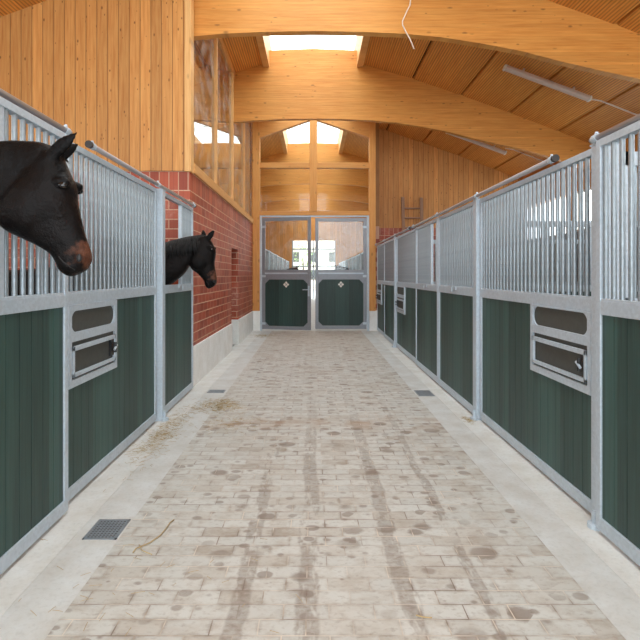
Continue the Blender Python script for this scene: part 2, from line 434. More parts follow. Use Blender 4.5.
# skylight curbs
b = MB()
for s in (-1, 1): b.box(s*.90, s*1.03, Y_BACK, Y_FAR, 5.76, 6.42)
struct(b.build('trim_3', M['post_y']))
b = MB()
for y in (-1.0, 2.9, 6.6, 11.2, 13.3, 17.5, 21.2, 24.9, 28.6):
    b.tube([(-1.0+2*i/12, y, 6.42+.17*math.sin(math.pi*i/12)) for i in range(13)], .012, 6)
sk = struct(b.build('window_20', M['steel']))
MB().box(-1.02, 1.02, Y_BACK, Y_FAR, 6.62, 6.628).build('glass_pane', M['glass'], sk)

# ------------------------------------------------------------------ glulam arches
UP = [(0, 4.74), (.6, 4.73), (1.2, 4.69), (1.8, 4.62), (2.4, 4.51), (3.0, 4.31), (3.6, 4.06), (4.2, 3.79), (4.8, 3.47), (5.4, 3.1), (5.95, 2.75)]
UP1 = [(0, 4.70), (.63, 4.69), (1.2, 4.665), (1.7, 4.62), (2.22, 4.54), (2.8, 4.43), (3.29, 4.30), (3.85, 4.17), (4.41, 4.05), (5.0, 3.88), (5.95, 3.57)]
def arch(y0, y1, top_c=6.10, UP=UP, dz=0.0):
    xs = [-p[0] for p in UP[::-1]]+[p[0] for p in UP[1:]]
    xs = sorted(set(xs+[-1.02, 1.02, -.9, .9]))
    def un(x):
        x = abs(x)
        for (a, za), (c, zc) in zip(UP, UP[1:]):
            if x <= c: return za+(zc-za)*(x-a)/(c-a)+dz
        return UP[-1][1]+dz
    top = [(x, (top_c+.04*(1-abs(x))) if abs(x) < .95 else roofz(x)+.03) for x in xs]
    bot = [(x, un(x)) for x in xs]
    b = MB(); n = len(xs)
    vs = [(x, y0, z) for x, z in top]+[(x, y0, z) for x, z in bot]+[(x, y1, z) for x, z in top]+[(x, y1, z) for x, z in bot]
    fs = []
    for i in range(n-1):
        fs += [(i, i+1, n+i+1, n+i), (2*n+i+1, 2*n+i, 3*n+i, 3*n+i+1), (i, 2*n+i, 2*n+i+1, i+1), (n+i, n+i+1, 3*n+i+1, 3*n+i)]
    fs += [(0, n, 3*n, 2*n), (n-1, 3*n-1, 4*n-1, 2*n-1)]
    b.add(vs, fs); return b
names = {6.9: ('curved laminated pine roof beam nearest the camera, crossing the top of the view', None),
         10.6: ('curved laminated pine roof beam in front of the gable glazing', None),
         18.1: ('first curved roof beam seen through the gable glazing', None),
         21.8: ('second curved roof beam seen through the gable glazing', None),
         25.5: ('third curved roof beam beyond the gable glazing', None),
         29.2: ('farthest curved roof beam beyond the gable glazing', None)}
for y in (3.2, 6.9, 10.6, 18.1, 21.8, 25.5, 29.2):
    if y == 3.2: continue
    o = arch(y-.06, y+.06, UP=UP1, dz=.04 if y < 7 else 0).build('roof_beam', M['glulam'])
    tag(o, names[y][0], 'beam', 'curved laminated roof beams')
# dangling pale cable on the near beam
pts = [P(410, -30, 6.78), P(410.5, 0, 6.77), P(410, 5, 6.76), P(407, 11, 6.76), P(402.5, 21, 6.75), P(402.6, 25, 6.75), P(406, 32, 6.75), P(410, 39, 6.74), P(414, 49, 6.74)]
tag(MB().tube(pts, .0085, 6).build('hanging_cable', M['wire'], smooth=True), 'thin pale bent cable hanging down over the near roof beam', 'cable')

# ------------------------------------------------------------------ left block: brick room with a timber and glass storey above
YW = 6.66
struct(MB().box(-5.9, -1.60, YW, YW+.12, .53, 2.83).build('wall_brick_return', M['brick_x']))
b = MB(); a0, a1 = 10.05, 10.92
b.box(-1.72, XB, YW+.121, a0, .53, 2.83); b.box(-1.72, XB, a1+.1201, Y_END, .53, 2.83); b.box(-1.72, XB, a0, a1+.1201, 2.02, 2.83)
b.box(-2.05, -1.72, a0-.12, a0, .53, 2.83)
struct(b.build('wall_brick', M['brick_y']))
struct(MB().box(-2.05, XB, a1, a1+.12, .53, 2.02).build('wall_niche', M['brick_x']))
b = MB(); b.box(-5.9, XB+.02, YW-.02, YW+.12, 0, .53); b.box(-1.75, XB+.02, YW+.12, a0, 0, .53); b.box(-2.05, XB+.02, a1-.01, Y_END-.05, 0, .53)
b.box(-2.05, -1.75, a0-.12, a0, 0, .53)
struct(b.build('baseboard_left', M['plinth'], bevel=.004))
dr = struct(MB().box(-2.10, -2.05, a0-.05, a1+.05, 0, 2.05).build('door_3', M['green']))
MB().tube([(-2.05, a0+.1, 1.05), (-2.0, a0+.1, 1.05), (-2.0, a0+.22, 1.05)], .01, 6).build('door_handle', M['steel'], dr)
# timber wall above brick facing the camera
def gable_wall(xa, xb, y0, y1, z0, mat, name, n=14):
    xs = [xa+(xb-xa)*i/n for i in range(n+1)]
    b = MB()
    vs = [(x, y0, z0) for x in xs]+[(x, y0, roofz(x)+.02) for x in xs]+[(x, y1, z0) for x in xs]+[(x, y1, roofz(x)+.02) for x in xs]
    N = n+1; fs = []
    for i in range(n):
        fs += [(i, i+1, N+i+1, N+i), (2*N+i, 3*N+i, 3*N+i+1, 2*N+i+1), (N+i, N+i+1, 3*N+i+1, 3*N+i), (i, 2*N+i, 2*N+i+1, i+1)]
    fs += [(0, N, 3*N, 2*N), (n, 2*N+n, 3*N+n, N+n)]
    b.add(vs, fs); return struct(b.build(name, mat))
gable_wall(-5.9, -1.66, YW-.03, YW+.10, 2.83, M['clad'], 'wall_timber')
struct(MB().box(-1.66, -1.58, YW-.045, YW+.13, 2.82, 5.60).build('trim_4', M['post_l'], bevel=.004))
# gallery floor, sill, head rail, posts and panes
struct(MB().box(-5.9, -1.73, YW+.12, Y_END, 2.70, 2.829).build('floor_gallery', M['post_y']))
struct(MB().box(-1.74, -1.565, YW+.13, Y_END-.1, 2.831, 2.96).build('trim_5', M['post_y'], bevel=.004))
struct(MB().box(-1.68, -1.60, YW+.13, Y_END, 5.52, 5.66).build('trim_6', M['post_y']))
labs = ['slim pine post standing on the brick wall, nearest the camera', 'slim pine post standing on the brick wall, middle one', 'slim pine post standing on the brick wall, farthest one']
for i, y in enumerate((8.5, 10.25, 11.95)):
    tag(MB().box(-1.67, -1.59, y-.035, y+.035, 2.955, 5.53).build('window_post', M['post_l'], bevel=.004), labs[i], 'post', 'posts of the gallery glazing')
ed = [YW+.14, 8.46, 8.54, 10.21, 10.29, 11.91, 11.99, Y_END-.05]
gw = None
for i in range(4):
    b = MB().box(-1.64, -1.632, ed[2*i], ed[2*i+1], 2.97, 5.53)
    struct(b.build('window_%d' % (31+i), M['mirr']))
# back wall of the gallery storey

# ------------------------------------------------------------------ end wall with gable glazing
ye = Y_END
yr = 14.3
gable_wall(1.66, 5.9, yr, yr+.15, 2.79, M['clad'], 'wall_end_timber')
struct(MB().box(1.66, 1.78, ye+.151, yr, .53, 2.79).build('wall_end_return', M['brick_y']))
struct(MB().box(1.66, 1.78, ye+.151, yr, 2.79, roofz(1.78)).build('wall_end_return_timber', M['clad_y']))
struct(MB().box(1.66, 5.9, yr-.01, yr+.15, .53, 2.79).build('wall_end_brick', M['brick_x']))
struct(MB().box(1.5, 1.79, ye-.03, yr-.02, 0, .53).build('baseboard_return', M['plinth']))
struct(MB().box(1.80, 5.9, yr-.03, yr+.15, 0, .53).build('baseboard_end', M['plinth'], bevel=.004))
gable_wall(-5.9, -1.64, ye, ye+.15, 0, M['clad'], 'wall_end_timber_left')
struct(MB().box(-1.78, -1.4, ye-.05, ye+.15, 0, .53).build('baseboard_end_left', M['plinth'], bevel=.004))
b = MB()
b.box(-1.60, -1.41, ye-.06, ye+.14, .53, 5.72); b.box(1.49, 1.66, ye-.06, ye+.14, .53, 5.72)
struct(b.build('trim_7', M['post'], bevel=.006))
struct(MB().box(-.09, .11, ye-.05, ye+.13, 3.16, 6.05).build('trim_8', M['post'], bevel=.006))
b = MB(); b.box(-1.41, 1.49, ye-.04, ye+.12, 3.06, 3.17); b.box(-1.41, 1.49, ye-.04, ye+.12, 4.32, 4.46)
struct(b.build('trim_9', M['post_h'], bevel=.005))
b = MB()
for s, x1 in ((-1, -1.41), (1, 1.49)):
    b.prism([(0.01, 5.62), (x1, 5.12), (x1, 5.66), (s*1.0, 5.9), (s*.9, 6.0), (.01, 6.1)], 'y', ye-.045, ye+.12)
struct(b.build('trim_10', M['post_h']))
b = MB()
for a, c in ((-1.41, -.09), (.11, 1.49)):
    b.box(a, c, ye+.04, ye+.046, 3.17, 4.32)
    z = lambda x: 5.62-abs(x)*.35
    b.prism([(a, 4.46), (c, 4.46), (c, z(c)), (a, z(a))], 'y', ye+.04, ye+.046)
struct(b.build('window_40', M['glass']))

# steel door frame and the pair of doors
b = MB(); b.box(-1.41, -1.36, ye-.03, ye+.05, 0, 3.06); b.box(1.43, 1.49, ye-.03, ye+.05, 0, 3.06); b.box(-1.36, 1.43, ye-.03, ye+.05, 3.02, 3.058)
struct(b.build('trim_11', M['steel'], bevel=.004))
def stable_door(name, w, hinge_left):
    """local: hinge edge at x=0, leaf runs to x=w; y=0 front"""
    o = struct(bpy.data.objects.new(name, None)); C.objects.link(o)
    fr = MB(); t = .05
    fr.box(0, .085, 0, t, .05, 2.99); fr.box(w-.085, w, 0, t, .05, 2.99)
    for z0, z1 in ((.05, .14), (1.36, 1.62), (2.90, 2.99)): fr.box(.085, w-.085, 0, t, z0, z1)
    for cx, sx in ((.085, 1), (w-.085, -1)):
        for cz, sz in ((.14, 1), (1.36, -1)):
            fr.prism([(cx, cz), (cx+sx*.11, cz), (cx, cz+sz*.11)], 'y', .0, t)
    fr.build('door_frame', M['dsteel'], o, bevel=.004)
    rl = MB(); rl.box(.085, w-.085, -.010, -.0005, 1.505, 1.545); rl.build('rail_cover', M['steel'], o)
    pl = MB(); n = 9; x = .085; dx = (w-.17)/n
    for i in range(n): pl.box(x+i*dx+.002, x+(i+1)*dx-.002, .015, .04, .13, 1.37)
    pl.box(.08, w-.08, .02, .035, .12, 1.38)
    pl.build('green_panel', M['green_x'], o)
    MB().box(.08, w-.08, .022, .028, 1.61, 2.91).build('glass_pane', M['doorg'], o)
    e = MB(); cx = w*.5; cz = 1.23
    for dx_, dz_ in ((0, .045), (0, -.045), (.045, 0), (-.045, 0)):
        q = .036
        e.prism([(cx+dx_-q, cz+dz_), (cx+dx_, cz+dz_-q), (cx+dx_+q, cz+dz_), (cx+dx_, cz+dz_+q)], 'y', .004, .016)
    k = e.build('emblem', M['white'], o); k['label'] = 'small pale diamond shaped maker emblem'
    for z in (.2, 1.45, 2.75):
        h = MB(); xh = -.02 if hinge_left else -.02
        h.tube([(xh, -.01, z-.08), (xh, -.01, z+.08)], .02, 8); h.box(-.02, .1, -.012, .0, z-.03, z+.03)
        h.build('hinge', M['steel'], o)
    if hinge_left:
        h = MB(); h.box(w-.07, w-.03, -.012, 0, .93, 1.2); h.tube([(w-.05, -.01, 1.1), (w-.05, -.06, 1.1), (w-.2, -.06, 1.1)], .011, 8)
        h.build('door_handle', M['steel'], o)
    return o
d1 = stable_door('door_1', 1.33, True); d1.location = (-1.35, ye-.05, 0); d1.rotation_euler.z = math.radians(-14)
d2 = stable_door('door_2', 1.36, False); d2.location = (1.42, ye+.05, 0); d2.rotation_euler.z = math.radians(180)
# the right leaf shows its front too: mirror it instead of turning it round
d2.rotation_euler.z = 0; d2.scale = (-1, 1, 1); d2.location = (1.42, ye-.04, 0)

# ladder against the end wall
lad = thing('ladder', (2.73, 13.6, 0), 'weathered wooden ladder leaning on the timber end wall behind the stalls', 'ladder')
def lp(x, z): return (x, .06+.50*z/3.5, z)
for x, zt in ((-.25, 3.64), (.26, 3.62)):
    MB().prism([(lp(0, 0)[1]-.03, 0), (lp(0, 0)[1]+.03, 0), (lp(0, zt)[1]+.03-.02, zt), (lp(0, zt)[1]-.03-.02, zt)], 'x', x-.042, x+.042).build('rail', M['ladw'], lad, bevel=.006)
z = .35
while z < 3.4:
    MB().tube([(-.21, lp(0, z)[1]-.01, z), (.22, lp(0, z)[1]-.01, z)], .024, 8).build('rung', M['ladw'], lad); z += .27

# ------------------------------------------------------------------ stall fronts
Z_LOW = .105
HT = {-1: (1.285, 1.36, 2.303, 2.345), 1: (1.255, 1.335, 2.208, 2.25)}
PITCH = .077
bar_mesh = {}
def bar_obj(parent, x, y, side):
    if side not in bar_mesh:
        o = MB().tube([(0, 0, HT[side][1]-.003), (0, 0, HT[side][2]+.003)], .0145, 10, False).build('bar', M['bar'], parent, (x, y, 0), smooth=True)
        bar_mesh[side] = o
    else:
        o = bar_mesh[side].copy(); C.objects.link(o); o.parent = parent; o.location = (x, y, 0)
    return o

def front(name, side, y0, y1, label, cat, group, hatch=None, gap=None, off=0.0, far=False, foot=True, latch=None, thick=.05):
    """side -1 left / +1 right. local x grows away from the aisle on the right side. hatch=(a,b) local y's, gap=(a,b)"""
    X = XL if side < 0 else XR
    Z_MID0, Z_MID1, Z_TOP0, Z_TOP1 = HT[side]
    root = thing(name, (X-side*off, y0, 0), label, cat, group)
    L = y1-y0; s = side
    X_ = lambda d: s*d
    fr = MB(); st = .045
    for a, c in ((.012, .012+st), (L-.012-st, L-.012)): fr.box(X_(0), X_(thick), a, c, .03, Z_TOP1)
    for z0, z1 in ((.03, Z_LOW), (Z_MID0, Z_MID1), (Z_TOP0, Z_TOP1)): fr.box(X_(0), X_(thick), .012+st, L-.012-st, z0, z1)
    fr.box(X_(.005), X_(thick-.005), .012+st, L-.012-st, Z_MID1-.002, Z_MID1+.012)
    if gap:
        ga, gb = gap
        for yy in (ga, gb):
            if .1 < yy < L-.1: fr.box(X_(.006), X_(thick-.006), yy-.022, yy+.022, Z_MID1, Z_TOP0)
    fr.build('frame', M['steel'], root, bevel=.003)
    pl = MB(); a0 = .012+st; W = L-2*a0; n = max(2, round(W/.117)); dw = W/n
    hz0, hz1 = .765, 1.255
    for i in range(n):
        ya, yb = a0+i*dw+.0022, a0+(i+1)*dw-.0022
        pl.box(X_(.012), X_(.038), ya, yb, Z_LOW-.01, Z_MID0+.01)
    pl.box(X_(.017), X_(.033), a0-.01, L-a0+.01, Z_LOW-.01, Z_MID0+.01)
    pl.build('plank_panel', M['green'], root)
    # bars
    k = int((L-2*a0)/PITCH); off0 = a0+((L-2*a0)-k*PITCH)/2
    grille = MB()
    for i in range(k+1):
        yy = off0+i*PITCH
        if yy < a0+.008 or yy > L-a0-.008: continue
        if gap and gap[0]-.02 < yy < gap[1]+.02: continue
        if far: grille.tube([(X_(.025), yy, Z_MID1), (X_(.025), yy, Z_TOP0)], .012, 6, False)
        else: bar_obj(root, X_(.025), yy, side)
    if far: grille.build('bar_grille', M['bar'], root)
    if hatch:
        a, c = hatch
        hf = MB(); d0, d1 = -.012, .014
        zt = Z_MID0
        hf.box(X_(d0), X_(d1), a, a+.04, .75, zt); hf.box(X_(d0), X_(d1), c-.04, c, .75, zt)
        hf.box(X_(d0), X_(d1), a+.04, c-.04, .75, .80); hf.box(X_(d0), X_(d1), a+.04, c-.04, 1.045, 1.105)
        hf.box(X_(d0), X_(d1), a+.04, c-.04, 1.245, zt)
        # rounded ends of the upper opening
        for yc, sg in ((a+.04, 1), (c-.04, -1)):
            zc = (1.105+1.245)/2; r = .07
            for sz in (1, -1):
                pts = [(yc, zc+sz*r), ] + [(yc+sg*.07*(1-math.cos(t)), zc+sz*r*math.sin(t)) for t in [math.pi/2*q/6 for q in range(7)]]
                pts = [(yc, zc+sz*r)]+[(yc+sg*.07*(1-math.cos(t*math.pi/12)), zc+sz*r*math.sin(t*math.pi/12)) for t in range(0, 7)]
                # region between the corner and the arc
                hf.prism(pts, 'x', X_(-.008), X_(.012))
        h = hf.build('hatch_frame', M['steel'], root)
        MB().box(X_(.003), X_(.012), a+.03, c-.03, .79, 1.25).build('hatch_board', M['hatchp'], h)
        fl = MB()
        fa, fc = a+.045, c-.045
        fl.box(X_(-.02), X_(.0), fa, fa+.022, .815, 1.015); fl.box(X_(-.02), X_(.0), fc-.022, fc, .815, 1.015)
        fl.box(X_(-.02), X_(.0), fa, fc, .985, 1.015); fl.box(X_(-.02), X_(.0), fa, fc, .815, .84)
        fl.build('hatch_flap', M['steel'], root, bevel=.002)
        lt = MB(); ly = fa+.05 if latch == 'near' else fc-.05
        lt.box(X_(-.012), X_(.002), ly-.035, ly+.03, .86, .985); lt.tube([(X_(-.03), ly+.01, .88), (X_(-.03), ly+.01, .96)], .012, 8)
        q = lt.build('hatch_latch', M['black'], root)
        MB().tube([(X_(-.035), ly-.02, .905), (X_(-.035), ly+.03, .935)], .009, 6).build('latch_lever', M['steel'], q)
    if not far and cat == 'door':
        lt = MB(); lt.box(X_(-.012), X_(0), L*.5-.09, L*.5+.09, Z_MID1-.03, Z_MID1+.002); lt.tube([(X_(-.02), L*.5+.03, Z_MID1-.05), (X_(-.02), L*.5+.03, Z_MID1+.0)], .008, 6)
        lt.build('latch', M['steel'], root)
    return root

def post(side, y, label, w=.09, top=None, foot=False, lip=.03):
    X = XL if side < 0 else XR; s = side; top = HT[side][3]-.005
    root = thing('stall_post', (X, y, 0), label, 'post', 'galvanised posts of the stall fronts')
    b = MB().box(-s*lip, s*.09, -w/2, w/2, .0, top); b.build('post_tube', M['steel'], root, bevel=.004)
    MB().box(-s*(lip+.004), s*.1, -w/2-.006, w/2+.006, top, top+.012).build('cap', M['steel'], root)
    bp = MB().tube([(-s*(lip+.012), -.02, .001), (-s*(lip+.012), -.02, .03), (-s*(lip+.012), -.02, .034)], [.042, .042, .03], 14)
    bp.tube([(-s*(lip+.012), -.02, .03), (-s*(lip+.012), -.02, .10)], .018, 10)
    bp.build('floor_guide', M['steel'], root, smooth=False)
    return root

FG = 'barred fronts of the horse stalls'
# right row
front('sliding_gate', 1, 1.35, 2.955, 'galvanised sliding stall door with green planks at the right edge of view', 'door', FG, off=.065)
post(1, 3.013, 'galvanised post between the nearest right-hand door and hatch panel')
front('stall_barrier', 1, 3.055, 5.20, 'barred green panel with open-looking feed hatch, nearest on the right row', 'stall panel', FG, hatch=(.04, .90), latch='near')
post(1, 5.25, 'galvanised post at the far end of the nearest right-hand hatch panel')
front('sliding_gate', 1, 5.295, 6.83, 'barred green sliding door beyond the nearest right-hand hatch panel', 'door', FG, off=0.02)
front('sliding_gate', 1, 6.85, 8.35, 'sliding stall door with a narrow head opening, on the right row', 'door', FG, gap=(.12, .45), off=0.02)
front('stall_barrier', 1, 8.37, 10.42, 'barred green panel with feed hatch, middle of the right row', 'stall panel', FG, hatch=(1.05, 1.95), latch='far')
post(1, 10.47, 'galvanised post beside the middle right-hand feed hatch')
front('sliding_gate', 1, 10.52, 12.05, 'farthest sliding stall door of the right row before the glazed doors', 'door', FG, off=0.02)
front('stall_barrier', 1, 12.07, 13.53, 'farthest barred panel with feed hatch on the right row', 'stall panel', FG, hatch=(.52, 1.40), latch='far')
# left row
front('sliding_gate', -1, 1.55, 3.175, 'sliding stall door with the near horse looking out above it', 'door', FG, gap=(.20, .945), off=.055)
front('stall_barrier', -1, 3.20, 5.14, 'barred green panel with feed hatch between the two horses', 'stall panel', FG, hatch=(.06, .86), latch='far')
post(-1, 5.22, 'galvanised post on the left row between hatch panel and far horse', w=.10, lip=.045)
front('sliding_gate', -1, 5.30, 6.62, 'sliding stall door with the far horse leaning out beside the brick wall', 'door', FG, gap=(.05, .76), off=.02)

# sliding tracks
def track(side, ya, yb, label, ends=(True, True)):
    s = side; X = (XL if s < 0 else XR)-s*.035; zt = HT[side][3]+.0275
    root = thing('sliding_track', (X, ya, zt), label, 'track', 'tubular tracks above the stall doors')
    L = yb-ya
    MB().tube([(0, 0, 0), (0, L, 0)], .019, 14).build('track_tube', M['tube'], root, smooth=True)
    n = max(2, round(L/1.5)); 
    for i in range(n+1):
        yy = min(max(L*i/n, .05), L-.05)
        b = MB().tube([(0, yy-.022, 0), (0, yy+.022, 0)], .025, 14); b.box(-s*.006, s*.006, yy-.015, yy+.015, .015, .03); b.tube([(0, yy, .02), (0, yy, .038)], .009, 8)
        b.build('bracket', M['steel'], root)
    for yy, e in ((0, ends[0]), (L, ends[1])):
        if e: MB().tube([(0, yy-.012, 0), (0, yy+.012, 0)], .026, 14).build('end_stop', M['black'], root)
track(1, 1.2, 3.04, 'tubular door track over the door at the right edge', (False, False))
track(1, 3.5, 8.5, 'long tubular door track over the right row, nearer length')
track(1, 8.75, 13.5, 'tubular door track over the right row, farther length')
track(-1, 1.2, 3.22, 'tubular door track above the near horse', (False, False))
track(-1, 3.5, 6.6, 'tubular door track above the far horse and its neighbouring panel')

# partitions between boxes
def partition(side, y, label):
    s = side; x0 = (XL if s < 0 else XR)+s*.1; x1 = s*5.88
    root = thing('stall_partition', (x0, y, 0), label, 'partition', 'partitions between the boxes')
    L = abs(x1-x0); fr = MB()
    X_ = lambda d: s*d
    for a, c in ((0, .05), (L-.05, L), (L/2-.025, L/2+.025)): fr.box(X_(a), X_(c), -.025, .025, 0, 2.2)
    for z0, z1 in ((.03, .1), (1.26, 1.345), (2.12, 2.2)): fr.box(0, X_(L), -.025, .025, z0, z1)
    fr.build('frame', M['steel'], root)
    pl = MB(); n = int(L/.12)
    for i in range(n): pl.box(X_(i*L/n+.003), X_((i+1)*L/n-.003), -.015, .015, .1, 1.26)
    pl.build('plank_panel', M['green_x'], root)
    g = MB(); n = int(L/.05)
    for i in range(1, n): g.tube([(X_(i*L/n), 0, 1.345), (X_(i*L/n), 0, 2.12)], .0125, 8, False)
    g.build('bar_grille', M['bar'], root)
partition(1, 3.01, 'barred partition behind the nearest right-hand post')
partition(1, 6.84, 'barred partition seen through the nearest right-hand panel')
partition(1, 10.47, 'farthest barred partition behind the right row')
partition(-1, 3.20, 'barred partition between the two horses')

# ------------------------------------------------------------------ far room stall rows
ORD_ = ['nearest', 'second', 'third', 'fourth', 'farthest']
for s, sn in ((-1, 'left'), (1, 'right')):
    for i in range(5):
        y = 14.5+i*3.7
        front('stall_barrier', s, y, y+2.0, '%s barred stall panel of the %s row beyond the glazed doors' % (ORD_[i], sn), 'stall panel', FG, far=True)
        front('sliding_gate', s, y+2.02, y+3.6, '%s sliding stall door of the %s row beyond the glazed doors' % (ORD_[i], sn), 'door', FG, far=True, gap={(3, -1): (.38, 1.2), (2, 1): (.2, 1.05)}.get((i, s)))
        post(s, y+3.65, '%s galvanised post of the %s row beyond the glazed doors' % (ORD_[i], sn))
# far end wall with a tall glazed opening
yf = Y_FAR
gable_wall(-5.9, -1.35, yf, yf+.15, 0, M['clad'], 'wall_far_left')
gable_wall(1.45, 5.9, yf, yf+.15, 0, M['clad'], 'wall_far_right')
struct(MB().box(-1.35, 1.45, yf, yf+.15, 3.7, 6.0).build('wall_far_top', M['clad']))
b = MB()
for x in (-1.35, -.02, 1.37): b.box(x, x+.08, yf, yf+.08, 0, 3.7)
for z in (1.35, 2.0, 3.1): b.box(-1.35, 1.45, yf, yf+.08, z, z+.08)
o = struct(b.build('door_4', M['steel'])); MB().box(-1.35, 1.45, yf+.04, yf+.045, 1.4, 3.7).build('glass_pane', M['glass'], o)
# outdoors: a cream house and a light tree
hs = thing('house', (1.0, 52, 0), 'cream house seen outside through the farthest doors', 'house')
MB().box(-5, 5, 0, 6, -.1, 4.2).build('wall', M['cream'], hs)
MB().prism([(-5.4, 4.2), (5.4, 4.2), (0, 6.6)], 'y', -.3, 6.3).build('roof', M['lampb'], hs)
for x in (-3.2, -1.4, .6, 2.6):
    for z in (1.0, 2.8): MB().box(x, x+.8, -.05, .02, z, z+1.0).build('window', M['hatchp'], hs)
tr = thing('tree', (-.9, 45, 0), 'light leafy tree outside the farthest doors', 'tree')
MB().tube([(0, 0, -.05), (.1, 0, 1.5), (0, .1, 3.0)], [.12, .09, .05], 8).build('trunk', M['bark'], tr)
b = MB()
for i in range(260):
    a = random.uniform(0, 6.28); r = random.uniform(0, 1.3)**.8; z = 2.6+random.uniform(-.9, 1.6)
    c = Vector((r*math.cos(a), r*math.sin(a), z)); q = random.uniform(.06, .12)
    d = Vector((random.uniform(-1, 1), random.uniform(-1, 1), random.uniform(-1, 1))).normalized(); e = d.orthogonal().normalized()
    b.add([c+d*q, c+e*q*.6, c-d*q, c-e*q*.6], [(0, 1, 2, 3)])
b.build('foliage', M['leaf'], tr)
struct(MB().box(-30, 30, Y_FAR+9, 90, -.12, -.02).build('ground_outside', M['conc']))

# ------------------------------------------------------------------ lamps under the roof (switched off)
def lamp(y, xa, xb, label, drop=.1):
    xm = (xa+xb)/2
    root = thing('tube_light', (xm, y, roofz(xm)), label, 'light', 'fluorescent lights under the roof')
    def pt(x, d=0): return Vector((x-xm, 0, roofz(x)-roofz(xm)-drop+d))
    A, B = pt(xa), pt(xb)
    d = (B-A).normalized(); n = Vector((0, 1, 0)); up = d.cross(n)*-1
    if up.z < 0: up = -up
    b = MB(); rr = []
    for p in (A, B):
        rr.append([p+n*w+up*h for w, h in ((-.05, .035), (.05, .035), (.06, -.01), (.035, -.04), (-.035, -.04), (-.06, -.01))])
    b.loft(rr); b.build('lamp_housing', M['lampb'], root, bevel=.004)
    b = MB()
    b.loft([[A-d*.03+n*w+up*h for w, h in ((-.04, .03), (.04, .03), (.04, -.035), (-.04, -.035))], [A+n*w+up*h for w, h in ((-.055, .04), (.055, .04), (.055, -.045), (-.055, -.045))]])
    b.build('end_cap', M['white'], root)
    b = MB()
    b.loft([[B+n*w+up*h for w, h in ((-.055, .04), (.055, .04), (.055, -.045), (-.055, -.045))], [B+d*.03+n*w+up*h for w, h in ((-.04, .03), (.04, .03), (.04, -.035), (-.04, -.035))]])
    b.build('end_cap', M['white'], root)
    for t in (.2, .8):
        q = A+(B-A)*t
        MB().tube([q+up*.03, q+up*(drop+.01)], .02, 8).build('mount', M['lampb'], root)
lamp(8.7, 3.27, 4.69, 'long pale tube light under the roof between the two big beams')
lamp(12.25, 3.22, 4.59, 'long pale tube light behind the far big beam', .21)
def roofpt(x, y, d=.05): return (x, y, roofz(x)-d)
tag(MB().tube([roofpt(4.70, 8.7, .1), roofpt(4.9, 8.72), roofpt(5.9, 8.72)], .012, 6).build('lamp_cable', M['wire']), 'thin cable running on from the near tube light along the roof', 'cable')
tag(MB().tube([roofpt(4.60, 12.25, .1), roofpt(4.8, 12.27), roofpt(5.9, 12.27)], .012, 6).build('lamp_cable', M['wire']), 'thin cable running on from the far tube light along the roof', 'cable')

# ------------------------------------------------------------------ drains and straw
def drain(x0, x1, y0, y1, label, z=0.0015):
    root = thing('drain_grate', ((x0+x1)/2, (y0+y1)/2, 0), label, 'drain', 'floor drains in the gutter')
    w, l = (x1-x0)/2, (y1-y0)/2
    b = MB(); b.box(-w, w, -l, -l+.012, .001, .006); b.box(-w, w, l-.012, l, .001, .006); b.box(-w, -w+.012, -l, l, .001, .006); b.box(w-.012, w, -l, l, .001, .006)
    b.build('rim', M['grate'], root)
    MB().box(-w+.01, w-.01, -l+.01, l-.01, .001, .003).build('sump', M['dark'], root)
    g = MB(); random.seed(3)
    n = int(2*l/.02)
    for i in range(n): g.box(-w+.01, w-.01, -l+.01+i*.02, -l+.019+i*.02, .002, .0055)
    for i in range(int(2*w/.02)): g.box(-w+.01+i*.02, -w+.018+i*.02, -l+.01, l-.01, .002, .005)
    g.build('grid', M['grate'], root)
drain(-1.29, -1.10, 2.86, 3.09, 'grey gridded floor drain in the gutter beside the near horse')
drain(1.29, 1.49, 6.25, 6.55, 'bluish floor drain at the foot of the right row')
drain(-1.33, -1.12, 6.42, 6.58, 'small dark floor drain near the start of the brick wall')

def straw_pile(cx, cy, rx, ry, n, label, zmax=.02, seed=1):
    random.seed(seed); b = MB()
    for i in range(n):
        x = random.gauss(0, rx/2); y = random.gauss(0, ry/2); a = random.uniform(0, math.pi); l = random.uniform(.02, .07)
        z = random.uniform(.006, .006+zmax*math.exp(-(x/rx)**2-(y/ry)**2)); w = .0012
        d = Vector((math.cos(a), math.sin(a), random.uniform(-.06, .06)))*l
        p = Vector((x, y, z)); b.tube([p-d*.5, p+Vector((0, 0, .001)), p+d*.5], w, 3)
    o = b.build('loose_straw', M['straw'], loc=(cx, cy, .002)); tag(o, label, 'straw', kind='stuff')
straw_pile(-1.38, 4.75, .14, .8, 520, 'loose straw scattered along the foot of the left panel', .006, 1)
straw_pile(-1.05, 5.75, .26, .30, 500, 'small heap of brown straw on the aisle before the brick wall', .03, 2)
straw_pile(-.80, 5.1, .35, .3, 120, 'thin scatter of straw on the pavers left of the aisle middle', .005, 3)
straw_pile(1.58, 5.2, .05, .12, 60, 'pinch of straw at the foot of a right-hand post', .006, 4)
straw_pile(-1.2, 12.4, .25, .4, 220, 'scraps of straw by the brick wall near the glazed doors', .01, 5)
straw_pile(-.9, 2.4, .8, .5, 40, 'sparse straw bits on the pavers in front of the near drain', .003, 6)
def fl(u, v):
    y = H*F/(v-VV); return Vector(((u-VU)*y/F, y, .008))
b = MB(); b.tube([fl(133, 554), fl(136, 550), fl(150, 544), fl(160, 537), fl(166, 530), fl(170, 524), fl(174, 521)], .0035, 5); b.tube([fl(139, 546), fl(142, 552), fl(152, 556)], .0025, 5)
tag(b.build('straw_stalk', M['straw'], smooth=True), 'long bent straw stalk lying on the pavers near the left drain', 'straw')
tag(MB().tube([fl(416, 617), fl(424, 619), fl(432, 619.5)], .003, 5).build('straw_stalk', M['straw']), 'short bright straw stalk lying on the pavers toward the lower right', 'straw')

